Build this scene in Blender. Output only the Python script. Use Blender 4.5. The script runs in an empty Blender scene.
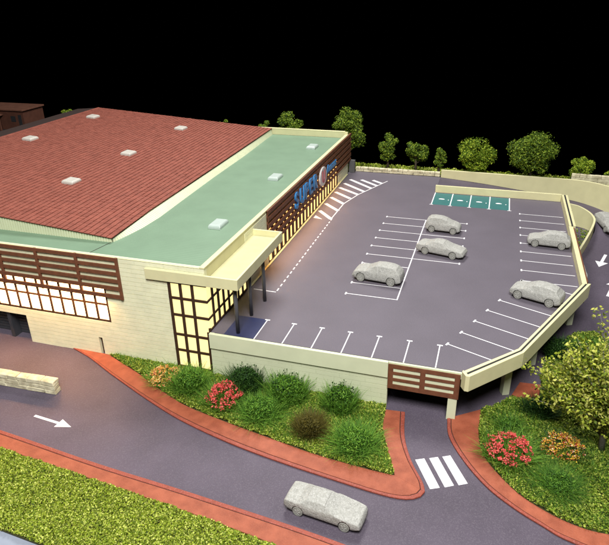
import bpy, bmesh, math, random
import numpy as np
from mathutils import Vector, Matrix
random.seed(7); RNG = np.random.default_rng(11)
sc = bpy.context.scene
col = sc.collection
R = math.radians

# ---------------------------------------------------------------- camera
def rz(a): return Matrix.Rotation(a, 4, 'Z')
cam = bpy.data.cameras.new('camera'); camo = bpy.data.objects.new('camera', cam); col.objects.link(camo)
cam.sensor_width = 36; cam.lens = 35.075; cam.clip_start = .5; cam.clip_end = 1000
camo.matrix_world = Matrix.Translation((7.139, -73.420, 27.542)) @ rz(.3137) @ Matrix.Rotation(1.12158, 4, 'X') @ rz(-.01905)
sc.camera = camo

# ---------------------------------------------------------------- world, lamps, exposure: a scale model on black, studio lamps
w = bpy.data.worlds.new('World'); sc.world = w; w.use_nodes = True
bgn = w.node_tree.nodes['Background']; bgn.inputs[0].default_value = (0, 0, 0, 1); bgn.inputs[1].default_value = 0
def area(name, loc, target, size, power, color):
    l = bpy.data.lights.new(name, 'AREA'); l.shape = 'DISK'; l.size = size; l.energy = power; l.color = color
    o = bpy.data.objects.new(name, l); col.objects.link(o); o.location = loc
    o.rotation_euler = (Vector(target) - Vector(loc)).to_track_quat('-Z', 'Y').to_euler()
area('overhead_softbox', (-25, 30, 90), (-6, -18, 0), 36, 104000, (1.0, .97, .93))
area('front_softbox', (9, -86, 88), (-4, -24, 0), 42, 190000, (1.0, .985, .95))
def strip_lamp(name, loc, rot, sx, sy, power, color):     # unseen warm lamps added to strengthen the spill of the lit panes
    l = bpy.data.lights.new(name, 'AREA'); l.shape = 'RECTANGLE'; l.size = sx; l.size_y = sy; l.energy = power; l.color = color
    o = bpy.data.objects.new(name, l); col.objects.link(o); o.location = loc; o.rotation_euler = rot
strip_lamp('facade_spill_lamp', (-14.52, -4, 1.97), (0, R(-52), 0), .15, 32, 750, (1, .48, .15))  # added under the slatted screen, out of view, to warm the deck
strip_lamp('window_spill_lamp', (-33, -33.5, 2.0), (R(-30), 0, 0), 16, .12, 1400, (1, .47, .17))  # added below the lowest slat, out of view, for orange glow on the road
sc.view_settings.view_transform = 'Standard'; sc.view_settings.look = 'None'
sc.view_settings.exposure = 0; sc.view_settings.gamma = 1
sc.render.engine = 'CYCLES'
sc.render.resolution_x = 1024; sc.render.resolution_y = 916

# ---------------------------------------------------------------- materials
M = {}
def mat(name, c, rough=.7, var=.12, vscale=3., bump=0., bscale=20., c2=None, spec=.4, detail=6, speck=None):
    m = bpy.data.materials.new(name); m.use_nodes = True; nt = m.node_tree; N = nt.nodes; K = nt.links
    b = N['Principled BSDF']; b.inputs['Roughness'].default_value = rough
    b.inputs['Specular IOR Level'].default_value = spec
    tc = N.new('ShaderNodeNewGeometry')
    n1 = N.new('ShaderNodeTexNoise'); n1.inputs['Scale'].default_value = vscale; n1.inputs['Detail'].default_value = detail
    K.new(tc.outputs['Position'], n1.inputs['Vector'])
    cr = N.new('ShaderNodeValToRGB')
    lo = tuple(x*(1-var) for x in c); hi = tuple(min(1, x*(1+var)) for x in (c2 or c))
    cr.color_ramp.elements[0].position = .3; cr.color_ramp.elements[1].position = .7
    cr.color_ramp.elements[0].color = (*lo, 1); cr.color_ramp.elements[1].color = (*hi, 1)
    K.new(n1.outputs['Fac'], cr.inputs['Fac']); out = cr.outputs['Color']
    if speck:                                   # fine printed grain
        n3 = N.new('ShaderNodeTexNoise'); n3.inputs['Scale'].default_value = speck[0]; n3.inputs['Detail'].default_value = 2
        K.new(tc.outputs['Position'], n3.inputs['Vector'])
        r3 = N.new('ShaderNodeValToRGB'); r3.color_ramp.elements[0].position = speck[1]; r3.color_ramp.elements[1].position = speck[2]
        r3.color_ramp.elements[0].color = (0, 0, 0, 1); r3.color_ramp.elements[1].color = (1, 1, 1, 1)
        mx = N.new('ShaderNodeMixRGB'); mx.blend_type = 'MIX'; mx.inputs['Color2'].default_value = (*speck[3], 1)
        K.new(n3.outputs['Fac'], r3.inputs['Fac'])
        mu = N.new('ShaderNodeMath'); mu.operation = 'MULTIPLY'; mu.inputs[1].default_value = speck[4]
        K.new(r3.outputs['Color'], mu.inputs[0]); K.new(mu.outputs[0], mx.inputs['Fac'])
        K.new(out, mx.inputs['Color1']); out = mx.outputs['Color']
    K.new(out, b.inputs['Base Color'])
    if bump:
        n2 = N.new('ShaderNodeTexNoise'); n2.inputs['Scale'].default_value = bscale; n2.inputs['Detail'].default_value = 4
        K.new(tc.outputs['Position'], n2.inputs['Vector'])
        bp = N.new('ShaderNodeBump'); bp.inputs['Strength'].default_value = bump; bp.inputs['Distance'].default_value = .05
        K.new(n2.outputs['Fac'], bp.inputs['Height']); K.new(bp.outputs['Normal'], b.inputs['Normal'])
    M[name] = m; return m
def leafmat(name, cols, rough=.65, trans=.25):
    m = bpy.data.materials.new(name); m.use_nodes = True; nt = m.node_tree; N = nt.nodes; K = nt.links
    b = N['Principled BSDF']; b.inputs['Roughness'].default_value = rough; b.inputs['Specular IOR Level'].default_value = .3
    g = N.new('ShaderNodeNewGeometry'); cr = N.new('ShaderNodeValToRGB'); e = cr.color_ramp.elements
    while len(e) < len(cols): e.new(.5)
    for i, c in enumerate(cols): e[i].position = i/(len(cols)-1); e[i].color = (*c, 1)
    K.new(g.outputs['Random Per Island'], cr.inputs['Fac']); K.new(cr.outputs['Color'], b.inputs['Base Color'])
    t = N.new('ShaderNodeBsdfTranslucent'); K.new(cr.outputs['Color'], t.inputs['Color'])
    mx = N.new('ShaderNodeMixShader'); mx.inputs[0].default_value = trans
    K.new(b.outputs[0], mx.inputs[1]); K.new(t.outputs[0], mx.inputs[2]); K.new(mx.outputs[0], N['Material Output'].inputs['Surface'])
    M[name] = m; return m
def glow(name, c, s):
    m = bpy.data.materials.new(name); m.use_nodes = True; nt = m.node_tree; N = nt.nodes
    b = N['Principled BSDF']; b.inputs['Base Color'].default_value = (.22, .20, .12, 1); b.inputs['Roughness'].default_value = .5
    b.inputs['Emission Color'].default_value = (*c, 1); b.inputs['Emission Strength'].default_value = s
    M[name] = m; return m

mat('asphalt_deck', (.115, .101, .125), .62, .07, .22, .3, 9., spec=.35, speck=(13., .50, .75, (.22, .20, .23), .28))
mat('asphalt', (.082, .067, .093), .62, .15, .3, .35, 9., spec=.35, speck=(13., .48, .75, (.19, .17, .20), .34))
mat('asphalt_far', (.018, .018, .02), .9)
mat('white_paint', (.80, .80, .82), .55, .06, 2.)
mat('cream_canopy', (.50, .475, .27), .55, .05, .8, .12, 6.)  # darker copy of cream: dimmer light on the canopy floor put into colour
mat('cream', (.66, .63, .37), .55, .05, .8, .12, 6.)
mat('cream_block', (.79, .79, .55), .6, .06, 1.2, .25, 7.)
mat('cream_pale', (.63, .665, .46), .55, .04, .7, .1, 6.)
mat('green_roof', (.163, .256, .170), .6, .06, .35, .15, 10.)
mat('red_tile', (.225, .060, .040), .8, .10, 1.1, .6, 12., c2=(.265, .074, .049), speck=(7., .5, .75, (.36, .15, .11), .5))
mat('brown_slat', (.155, .056, .026), .6, .18, 2.5, .3, 9.)
mat('brown_frame', (.045, .02, .01), .6, .1)
mat('brick_red', (.265, .062, .029), .62, .10, 1.2, .4, 10., c2=(.33, .088, .044), speck=(14., .5, .75, (.40, .14, .09), .35))
mat('kerb_red', (.27, .058, .034), .6, .14, 1.6, .5, 7., speck=(9., .52, .75, (.48, .2, .2), .4))
mat('kerb_joint', (.03, .015, .012), .9)
mat('car_grey', (.34, .34, .315), .85, .16, 4., 1., 9., spec=.2, speck=(10., .46, .66, (.47, .47, .45), .75))
mat('car_grey_cool', (.37, .375, .36), .8, .14, 5., .9, 13., spec=.25)
mat('tyre_grey', (.26, .26, .235), .85, .15, 6., .6, 16.)
mat('arch_dark', (.10, .095, .085), .9)
mat('teal_paint', (.034, .148, .145), .6, .06, 1.)
mat('blue_paint', (.028, .035, .095), .5, .08, 1.)
mat('sign_blue', (.03, .19, .46), .35, .04)
mat('sign_white', (.60, .57, .56), .4, .05)
mat('sign_red', (.45, .09, .11), .4, .05)
mat('column_metal', (.075, .075, .085), .35, .1)
mat('dark_slot', (.02, .02, .022), .8)
mat('skylight', (.44, .52, .48), .35, .04)
mat('skylight_warm', (.52, .50, .45), .4, .05)
mat('stone', (.56, .50, .32), .8, .22, 1.6, .8, 8., c2=(.66, .62, .44))
mat('stone_gap', (.05, .04, .025), .95)
mat('soil', (.045, .045, .012), .95, .3, 2., .8, 6.)
mat('board', (.26, .29, .36), .6, .06, 1.)
mat('bark', (.085, .065, .045), .9, .3, 3., .8, 8.)
mat('bark_light', (.16, .15, .12), .9, .3, 3., .8, 8.)
mat('brown_house', (.095, .034, .02), .75, .15, 1.)
mat('brown_house_roof', (.15, .062, .038), .75, .15, 1.)
mat('grey_wall', (.09, .09, .09), .8, .15, 1.)
mat('door_dark', (.04, .042, .05), .6, .1)
glow('glow_white', (1.0, .56, .24), 9.0)
glow('glow_corner', (1.0, .80, .33), 1.3)
glow('glow_fin', (1.0, .55, .16), 2.5)
glow('glow_house', (1.0, .7, .3), .9)
leafmat('turf', [(.03, .05, .004), (.16, .24, .012), (.31, .41, .025), (.70, .74, .18), (.15, .22, .010), (.40, .48, .04), (.07, .11, .006)])
leafmat('turf_bed', [(.02, .045, .004), (.12, .20, .012), (.26, .36, .02), (.62, .66, .14), (.13, .20, .010), (.07, .11, .006)])
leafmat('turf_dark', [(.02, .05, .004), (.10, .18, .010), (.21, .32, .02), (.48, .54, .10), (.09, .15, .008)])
leafmat('tree_leaf', [(.012, .035, .004), (.065, .125, .010), (.16, .26, .018), (.38, .48, .05)])
leafmat('tree_leaf_bright', [(.025, .06, .004), (.11, .20, .010), (.25, .36, .02), (.50, .60, .06)])
leafmat('lime_leaf', [(.03, .06, .005), (.14, .20, .012), (.30, .36, .03), (.48, .51, .07), (.58, .58, .14), (.08, .13, .008)])
leafmat('blade_green', [(.03, .09, .010), (.075, .20, .018), (.14, .31, .03), (.24, .42, .05)])
leafmat('blade_mid', [(.02, .06, .008), (.05, .14, .012), (.09, .22, .02), (.16, .30, .03)])
leafmat('blade_dark', [(.010, .035, .008), (.025, .075, .010), (.05, .13, .018)])
leafmat('blade_olive', [(.05, .045, .008), (.10, .085, .014), (.16, .13, .02)])
leafmat('petal_red', [(.60, .05, .05), (.74, .11, .10), (.82, .20, .18)], trans=.15)
leafmat('petal_orange', [(.70, .16, .10), (.78, .34, .05), (.82, .56, .10), (.84, .72, .30), (.74, .14, .12)], trans=.15)
leafmat('petal_mixed', [(.45, .03, .03), (.62, .40, .03), (.72, .56, .05), (.50, .02, .03), (.75, .66, .40)], trans=.15)

# ribbed green roof sheet and corrugated fascia: fine relief
def ribs(mname, axis, freq, strength):
    nt = M[mname].node_tree; N = nt.nodes; K = nt.links
    g = N.new('ShaderNodeNewGeometry'); sp = N.new('ShaderNodeSeparateXYZ'); K.new(g.outputs['Position'], sp.inputs[0])
    m1 = N.new('ShaderNodeMath'); m1.operation = 'MULTIPLY'; m1.inputs[1].default_value = freq; K.new(sp.outputs[axis], m1.inputs[0])
    m2 = N.new('ShaderNodeMath'); m2.operation = 'SINE'; K.new(m1.outputs[0], m2.inputs[0])
    bp = N.new('ShaderNodeBump'); bp.inputs['Strength'].default_value = strength; bp.inputs['Distance'].default_value = .04
    K.new(m2.outputs[0], bp.inputs['Height']); K.new(bp.outputs['Normal'], N['Principled BSDF'].inputs['Normal'])
ribs('green_roof', 1, 2*math.pi/.36, .17)

# ---------------------------------------------------------------- helpers
def tag(o, label=None, cat=None, group=None, kind=None):
    if label: o['label'] = label
    if cat: o['category'] = cat
    if group: o['group'] = group
    if kind: o['kind'] = kind
    return o
def empty(name, loc, rot=0):
    o = bpy.data.objects.new(name, None); col.objects.link(o); o.location = loc; o.rotation_euler = (0, 0, rot); o.empty_display_size = .2
    return o
def base(o):
    v = Vector((0, 0, 0))
    while o: v += o.location; o = o.parent
    return v
def link(name, me, parent=None, loc=None, world=True):
    o = bpy.data.objects.new(name, me); col.objects.link(o)
    if parent is not None:
        o.parent = parent
        o.location = (Vector(loc or (0, 0, 0)) - base(parent)) if world else (loc or (0, 0, 0))
    elif loc: o.location = loc
    return o
class MB:
    def __init__(s): s.v = []; s.f = []
    def box(s, x0, x1, y0, y1, z0, z1):
        n = len(s.v)
        s.v += [(x0,y0,z0),(x1,y0,z0),(x1,y1,z0),(x0,y1,z0),(x0,y0,z1),(x1,y0,z1),(x1,y1,z1),(x0,y1,z1)]
        s.f += [tuple(n+i for i in q) for q in ((0,3,2,1),(4,5,6,7),(0,1,5,4),(1,2,6,5),(2,3,7,6),(3,0,4,7))]
        return s
    def prism(s, poly, z0, z1):
        n = len(s.v); k = len(poly)
        a = sum(poly[i][0]*poly[(i+1) % k][1]-poly[(i+1) % k][0]*poly[i][1] for i in range(k))
        if a < 0: poly = poly[::-1]
        za = z0 if hasattr(z0, '__len__') else [z0]*k; zb = z1 if hasattr(z1, '__len__') else [z1]*k
        if a < 0: za = list(za)[::-1]; zb = list(zb)[::-1]
        s.v += [(p[0], p[1], za[i]) for i, p in enumerate(poly)] + [(p[0], p[1], zb[i]) for i, p in enumerate(poly)]
        s.f += [tuple(n+i for i in range(k))[::-1], tuple(n+k+i for i in range(k))]
        s.f += [(n+i, n+(i+1) % k, n+k+(i+1) % k, n+k+i) for i in range(k)]
        return s
    def obar(s, a, b, wid, z0, z1):          # a bar from a to b in plan
        d = Vector((b[0]-a[0], b[1]-a[1])).normalized()*wid/2; nx, ny = -d.y, d.x
        return s.prism([(a[0]+nx, a[1]+ny), (a[0]-nx, a[1]-ny), (b[0]-nx, b[1]-ny), (b[0]+nx, b[1]+ny)], z0, z1)
    def tube(s, pts, rad, seg=8, cap=True):
        n0 = len(s.v); prev = None
        for i, p in enumerate(pts):
            p = Vector(p); t = (Vector(pts[min(i+1, len(pts)-1)])-Vector(pts[max(i-1, 0)])).normalized()
            u = t.orthogonal().normalized() if prev is None else (prev-t*prev.dot(t)).normalized()
            prev = u; v = t.cross(u); r = rad[i] if hasattr(rad, '__len__') else rad
            for k in range(seg):
                a = 2*math.pi*k/seg; s.v.append(tuple(p+(u*math.cos(a)+v*math.sin(a))*r))
        for i in range(len(pts)-1):
            for k in range(seg):
                a = n0+i*seg+k; b = n0+i*seg+(k+1) % seg
                s.f.append((a, b, b+seg, a+seg))
        if cap:
            s.f.append(tuple(n0+k for k in range(seg))[::-1]); m = n0+(len(pts)-1)*seg; s.f.append(tuple(m+k for k in range(seg)))
        return s
    def strip(s, A, B, z0, z1):              # solid ribbon between two plan polylines with the same count
        k = len(A); n = len(s.v)
        za = z0 if hasattr(z0, '__len__') else [z0]*k; zb = z1 if hasattr(z1, '__len__') else [z1]*k
        for i in range(k): s.v += [(A[i][0],A[i][1],za[i]),(B[i][0],B[i][1],za[i]),(B[i][0],B[i][1],zb[i]),(A[i][0],A[i][1],zb[i])]
        for i in range(k-1):
            a = n+4*i; b = a+4
            for j in range(4): s.f.append((a+j, b+j, b+(j+1) % 4, a+(j+1) % 4))
        s.f += [(n+3, n+2, n+1, n), (n+4*(k-1), n+4*(k-1)+1, n+4*(k-1)+2, n+4*(k-1)+3)]
        return s
    def mesh(s, name, m, smooth=False, fix=False):
        me = bpy.data.meshes.new(name); me.from_pydata([tuple(p) for p in s.v], [], s.f); me.materials.append(M[m])
        if fix:
            b = bmesh.new(); b.from_mesh(me); bmesh.ops.recalc_face_normals(b, faces=b.faces); b.to_mesh(me); b.free()
        if smooth: me.polygons.foreach_set('use_smooth', [True]*len(me.polygons))
        me.update(); return me
    def build(s, name, m, parent=None, smooth=False, bevel=0, fix=False, seg=2):
        o = link(name, s.mesh(name, m, smooth, fix), parent)
        if bevel:
            b = o.modifiers.new('bevel', 'BEVEL'); b.width = bevel; b.segments = seg; b.limit_method = 'ANGLE'
        return o
def bx(*a): return MB().box(*a)
def cells(u0, u1, v0, v1, holes):
    us = sorted({u0, u1, *[h[i] for h in holes for i in (0, 1) if u0 < h[i] < u1]})
    vs = sorted({v0, v1, *[h[i] for h in holes for i in (2, 3) if v0 < h[i] < v1]})
    for i in range(len(us)-1):
        for j in range(len(vs)-1):
            uc = (us[i]+us[i+1])/2; vc = (vs[j]+vs[j+1])/2
            if not any(h[0] < uc < h[1] and h[2] < vc < h[3] for h in holes): yield us[i], us[i+1], vs[j], vs[j+1]
def block_skin(u0, u1, v0, v1, holes, h, ln, j, emit):     # running-bond blocks clipped round openings
    n = int(round((v1-v0)/h)); h = (v1-v0)/n
    for r in range(n):
        off = ln/2 if r % 2 else 0
        a = u0-off
        while a < u1:
            l = ln*random.uniform(.92, 1.08)
            p0, p1 = max(a, u0), min(a+l, u1); q0, q1 = v0+r*h, v0+(r+1)*h; a += l
            if p1-p0 < .12: continue
            if random.random() < .12: jj = j*2.2
            else: jj = j
            for c in cells(p0+j/6, p1-j/6, q0+jj/2, q1-j/2, holes):
                if c[1]-c[0] > .06 and c[3]-c[2] > .04: emit(*c)
def crv(pts, n=8):                                          # Catmull-Rom through the points
    P = [np.array(p, float) for p in pts]; P = [2*P[0]-P[1]] + P + [2*P[-1]-P[-2]]; out = []
    for i in range(1, len(P)-2):
        for k in range(n):
            t = k/n; a, b, c, d = P[i-1:i+3]
            out.append(.5*((2*b)+(c-a)*t+(2*a-5*b+4*c-d)*t*t+(3*b-a-3*c+d)*t**3))
    return out+[P[-2]]
def resample(P, n):
    P = np.array(P); d = np.r_[0, np.cumsum(np.linalg.norm(np.diff(P[:, :2], axis=0), axis=1))]
    t = np.linspace(0, d[-1], n); return np.stack([np.interp(t, d, P[:, i]) for i in range(P.shape[1])], 1)
def inpoly(p, poly):
    poly = np.array(poly); r = np.zeros(len(p), bool); j = len(poly)-1
    for i in range(len(poly)):
        yi, yj = poly[i, 1], poly[j, 1]; xi, xj = poly[i, 0], poly[j, 0]
        c = ((yi > p[:, 1]) != (yj > p[:, 1])) & (p[:, 0] < (xj-xi)*(p[:, 1]-yi)/(yj-yi+1e-12)+xi); r ^= c; j = i
    return r
def raw_mesh(name, V, Fq, m):
    me = bpy.data.meshes.new(name); n = len(V); k = Fq.shape[1]
    me.vertices.add(n); me.vertices.foreach_set('co', np.ascontiguousarray(V, dtype=np.float32).ravel())
    me.loops.add(Fq.size); me.loops.foreach_set('vertex_index', np.ascontiguousarray(Fq, dtype=np.int32).ravel())
    me.polygons.add(len(Fq)); me.polygons.foreach_set('loop_start', np.arange(0, Fq.size, k, dtype=np.int32))
    me.polygons.foreach_set('loop_total', np.full(len(Fq), k, dtype=np.int32))
    me.materials.append(M[m]); me.update(calc_edges=True); me.validate(); return me
def unit(a): return a/np.maximum(np.linalg.norm(a, axis=1, keepdims=True), 1e-9)
def leaves(name, C, size, m, parent=None, up=0., aspect=.6, nrm=None):
    """each leaf a folded four-point blade of two triangles pairs: tip, sides, foot, lifted mid-rib"""
    n = len(C); size = np.broadcast_to(size, n)[:, None]
    N = unit(RNG.normal(size=(n, 3)) + (np.array([0, 0, up]) if nrm is None else nrm))
    T = unit(np.cross(N, RNG.normal(size=(n, 3)))); B = np.cross(N, T)
    mid = C + N*size*.12
    V = np.stack([C-T*size*.5, C+B*size*aspect*.5-N*size*.08, C+T*size*.5, C-B*size*aspect*.5-N*size*.08, mid], 1).reshape(-1, 3)
    f = np.array([[0, 1, 4], [1, 2, 4], [2, 3, 4], [3, 0, 4]])
    F = (np.arange(n)[:, None, None]*5+f[None]).reshape(-1, 3)
    return link(name, raw_mesh(name, V, F, m), parent)
def blades(name, n, spread, hgt, wid, m, parent, z0=0, droop=.45, lean=.55, rad_power=.6):
    """grass tuft round the parent's origin: tapered bent blades"""
    a = RNG.uniform(0, 2*np.pi, n); rr = spread*.45*RNG.uniform(0, 1, n)**rad_power
    root = np.stack([np.cos(a)*rr, np.sin(a)*rr, np.full(n, z0)], 1)
    a2 = a+RNG.normal(0, .9, n); out = np.stack([np.cos(a2), np.sin(a2), np.zeros(n)], 1)
    h = hgt*RNG.uniform(.35, 1.05, n)[:, None]; l = lean*spread*(RNG.uniform(.15, 1.1, n)*(.35+rr/(spread*.45+1e-9)))[:, None]
    side = np.stack([-np.sin(a2), np.cos(a2), np.zeros(n)], 1)*(wid*RNG.uniform(.7, 1.3, n)[:, None])/2
    side += RNG.normal(0, .25, (n, 3))*wid/2
    rows = []
    for t, ww in ((0, 1), (.35, .9), (.7, .65), (1, .12)):
        p = root + out*l*(t**1.6) + np.array([0, 0, 1.])*h*(t-droop*.35*t**3)
        rows += [p-side*ww, p+side*ww]
    V = np.stack(rows, 1).reshape(-1, 3); f = np.array([[0, 1, 3, 2], [2, 3, 5, 4], [4, 5, 7, 6]])
    F = (np.arange(n)[:, None, None]*8+f[None]).reshape(-1, 4)
    me = raw_mesh(name, V, F, m); o = bpy.data.objects.new(name, me); col.objects.link(o); o.parent = parent
    return o

GZ = -4.5; PZ = -4.35        # lower road level and top of the red pavements

# ================================================================ SETTING
tag(bx(-122, 46, -62, 40, -6.2, -4.56).build('ground', 'board'), kind='structure')
tag(MB().prism([(-70, -50.4), (46, -50.4), (46, 26), (-70, 26)], -4.555, GZ).build('road', 'asphalt'), kind='structure')
road = bpy.data.objects['road']
# upper terrain behind the store and the deck
tag(MB().prism([(-62, 18.6), (-15.2, 18.6), (-15.2, 20.36), (-14.0, 20.36), (30, 20.42), (30, 24.6), (-62, 24.6)], -4.49, -.02).build('terrain', 'soil'), kind='structure')
tag(bx(-120, -62.05, 12, 39.9, -4.49, -.03).build('rear_yard', 'asphalt_far'), kind='structure')

def paint_poly(name, pts, z, m, parent, th=.004):
    return MB().prism(pts, z-th*.5, z+th*.5).build(name, m, parent)
def paint_bar(name, a, b, wd, z, parent, m='white_paint'):
    return MB().obar(a, b, wd, z-.002, z+.002).build(name, m, parent)
# road arrows and zebra
def arrow(tail, tip, wd, head, hl, z, parent):
    t = Vector(tail); p = Vector(tip); d = (p-t).normalized(); n = Vector((-d.y, d.x)); nk = p-d*hl
    pts = [t+n*wd/2, nk+n*wd/2, nk+n*head/2, p, nk-n*head/2, nk-n*wd/2, t-n*wd/2]
    return paint_poly('road_arrow', [tuple(q) for q in pts], z, 'white_paint', parent)
arrow((-26.9, -42.6), (-23.0, -42.95), .24, 1.0, 1.35, GZ+.006, road)
arrow((22.75, 5.3), (21.45, 1.1), .36, 1.5, 1.7, GZ+.006, road)
arrow((21.45, -7.0), (22.9, -2.4), .36, 1.5, 1.7, GZ+.006, road)
for q in ([(4.32,-38.75),(4.95,-38.42),(6.36,-41.02),(5.72,-41.34)], [(5.30,-38.30),(5.90,-37.98),(7.30,-40.52),(6.70,-40.88)], [(6.22,-37.86),(6.78,-37.55),(8.22,-40.06),(7.62,-40.40)]):
    paint_poly('crosswalk_bar', q, GZ+.006, 'white_paint', road)

# pavements: brick-red sheet, separate kerb strip along the road, dark joint between
def pavement(name, outer, inner, n, kerb=.34):
    O = resample(crv(outer), n); I = resample(crv(inner), n)
    d = I-O; d /= np.linalg.norm(d, axis=1)[:, None]
    K1 = O+d*kerb; K2 = O+d*(kerb+.05)
    p = MB().strip(K2, I, GZ+.003, PZ).build(name, 'brick_red', None, bevel=.02, fix=True); tag(p, kind='structure')
    MB().strip(O, K1, GZ+.002, PZ+.012).build('kerb', 'kerb_red', p, bevel=.05, fix=True)
    MB().strip(O+d*.02, K2+d*.05, GZ+.002, PZ-.03).build('kerb_joint', 'kerb_joint', p, fix=True)
    return p
isl_out = [(-30.3,-32.98),(-27.6,-34.0),(-24.5,-35.55),(-21.4,-37.0),(-18.6,-38.25),(-14.8,-39.75),(-9.9,-41.1),(-5.3,-41.95),(-.2,-42.62),(2.6,-42.92),(4.2,-42.85),(5.1,-42.4),(5.42,-41.8)]
isl_in = [(-26.1,-33.04),(-24.3,-33.85),(-21.75,-34.95),(-19.2,-36.25),(-16.7,-37.4),(-14.8,-38.1),(-10.9,-38.98),(-6.2,-39.88),(-3.05,-40.45),(.8,-40.82),(3.05,-40.9)]
pavement('pavement', isl_out, isl_in+[(3.12, -40.87)], 70)
arm_out = [(5.42,-41.8),(5.15,-40.95),(4.05,-39.0),(3.2,-36.6),(2.75,-33.6)]
arm_in = [(3.12,-40.87),(2.75,-39.9),(2.15,-38.4),(1.35,-36.1),(1.16,-33.75)]
pavement('pavement', arm_out, arm_in, 40)
pavement('pavement', [(-60,-42.4),(-45,-43.6),(-28.3,-45.0),(-18.2,-46.0),(-9.5,-46.62),(1.3,-47.65),(12,-49.6),(24,-52.6)],
         [(-60,-44.2),(-45,-45.3),(-26.7,-46.7),(-17.2,-47.5),(-8.7,-48.25),(1.1,-49.5),(11.6,-51.4),(23.6,-54.4)], 90)
r_out = [(6.15,-33.45),(6.5,-35.6),(7.8,-37.98),(9.5,-40.1),(11.3,-41.52),(13.1,-42.55),(14.7,-43.3),(18,-43.8),(22,-42.6),(25,-38)]
r_in = [(8.75,-31.5),(8.7,-34.6),(9.2,-37.05),(10.75,-39.25),(12.3,-40.65),(14.7,-41.8),(17.1,-42.05),(20.5,-41.2),(23.2,-37.6)]
pavement('pavement', r_out, r_in, 70)
tag(MB().prism([(11.85,-26.7),(11.05,-29.1),(13.3,-29.0),(13.6,-26.6)], GZ+.002, PZ).build('paving_patch', 'brick_red', bevel=.02), kind='structure')

# planted beds: soil with foam turf
def turf(name, poly, n, z, size, m, amp=.10, clump=None):
    lo = np.min(poly, 0); hi = np.max(poly, 0); P = RNG.uniform(lo, hi, (int(n), 2)); P = P[inpoly(P, poly)]
    hz = amp*(np.sin(P[:, 0]*2.1+np.sin(P[:, 1]*1.7)*2)*np.cos(P[:, 1]*2.6)+np.sin(P[:, 0]*5.3+P[:, 1]*4.1)*.6)
    C = np.c_[P, z+.05+hz*.6+RNG.uniform(0, amp*1.5, len(P))]
    o = leaves(name, C, RNG.uniform(size[0], size[1], len(P)), m, None, up=.9, aspect=.75)
    return o
bed1 = [tuple(p[:2]) for p in crv(isl_in, 5)] + [tuple(p[:2]) for p in crv(arm_in, 5)][1:] + [(1.1,-33.28),(-15.1,-33.28),(-15.1,-33.03)]
tag(MB().prism(bed1, GZ+.003, PZ-.04).build('flower_bed', 'soil'), kind='structure')
tag(turf('turf', bed1, 100000, PZ, (.08, .21), 'turf_bed', amp=.13), 'low olive green foam turf covering the bed along the cream wall', 'ground cover', kind='stuff')
bed2 = [tuple(p[:2]) for p in crv(r_in, 5)] + [(24.0,-33),(24.4,-28),(21.5,-20),(19.2,-16),(17.2,-16.5),(14.9,-20.5),(13.7,-24.5),(13.65,-26.5),(13.35,-29.1),(11.0,-29.2),(9.8,-30.8)]
tag(MB().prism(bed2, GZ+.003, PZ-.04).build('flower_bed', 'soil'), kind='structure')
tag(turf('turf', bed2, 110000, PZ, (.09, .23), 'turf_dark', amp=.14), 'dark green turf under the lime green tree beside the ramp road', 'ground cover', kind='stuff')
lawn = [tuple(p[:2]) for p in crv([(-60,-44.25),(-45,-45.35),(-26.7,-46.76),(-17.2,-47.56),(-8.7,-48.32),(1.1,-49.6),(11.6,-51.5),(23.6,-54.5)], 5)] + [(24,-56.5),(-10,-53.9),(-17.3,-53.25),(-21,-53.0),(-60,-50.6)]
tag(MB().prism(lawn, GZ+.004, PZ-.03).build('lawn', 'soil'), kind='structure')
lawn_vis = [p for p in lawn if -34 < p[0] < 8] + [(-5, -54.3), (-34, -52.2)]
lawn_vis = [(-34,-46.2),(-26.7,-46.76),(-17.2,-47.56),(-8.7,-48.32),(1.1,-49.6),(6,-50.5),(6,-55.0),(-10,-53.9),(-17.3,-53.25),(-21,-53.0),(-34,-52.2)]
tag(turf('turf', lawn_vis, 150000, PZ, (.08, .20), 'turf', amp=.12), 'bright olive green lawn in front of the long red pavement', 'lawn', kind='stuff')
back_strip = [(-62, 18.7), (-15.3, 18.7), (-15.3, 20.6), (30, 20.6), (30, 24.4), (-62, 24.4)]
tag(turf('turf', [(-40, 20.0), (-13.9, 20.5), (30, 20.6), (30, 24.4), (-40, 24.4)], 9000, 0, (.2, .5), 'turf', amp=.12), 'strip of green turf on the bank behind the deck', 'ground cover', kind='stuff')

# ================================================================ STORE
store = tag(empty('store_building', (-38, -7, GZ)), 'cream block store with red tiled roof, green lower roof and lit windows', 'building')
FY = -33.0; SX = -14.9; SL = -66.0; WT = 6.2; GR = 5.8
lw = (-41.6, -25.15, -.65, 3.05)           # long lit window of the front wall
cw_ = (-18.6, SX+.5, -4.28, 4.62)          # tall lit corner window
gar = (-41.0, -35.15, GZ-.1, -1.4)         # garage opening
nic = (-26.95, -26.55, GZ-.1, -2.55)       # small niche
holes = [lw, cw_, gar, nic]
m = MB()
for c in cells(SL, SX, GZ, WT, holes): m.box(c[0], c[1], FY+.05, FY+.45, c[2], c[3])
m.build('wall', 'cream_block', store)
m = MB()
block_skin(-46, SX, GZ, WT-.02, holes, .43, 1.5, .035, lambda a, b, c, d: m.box(a, b, FY, FY+.06, c, d))
tag(m.build('wall_block', 'cream_block', store), kind='stuff')
bx(SL, -46.0, FY+.004, FY+.05, GZ, WT-.02).build('wall_plain', 'cream_block', store)
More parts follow.
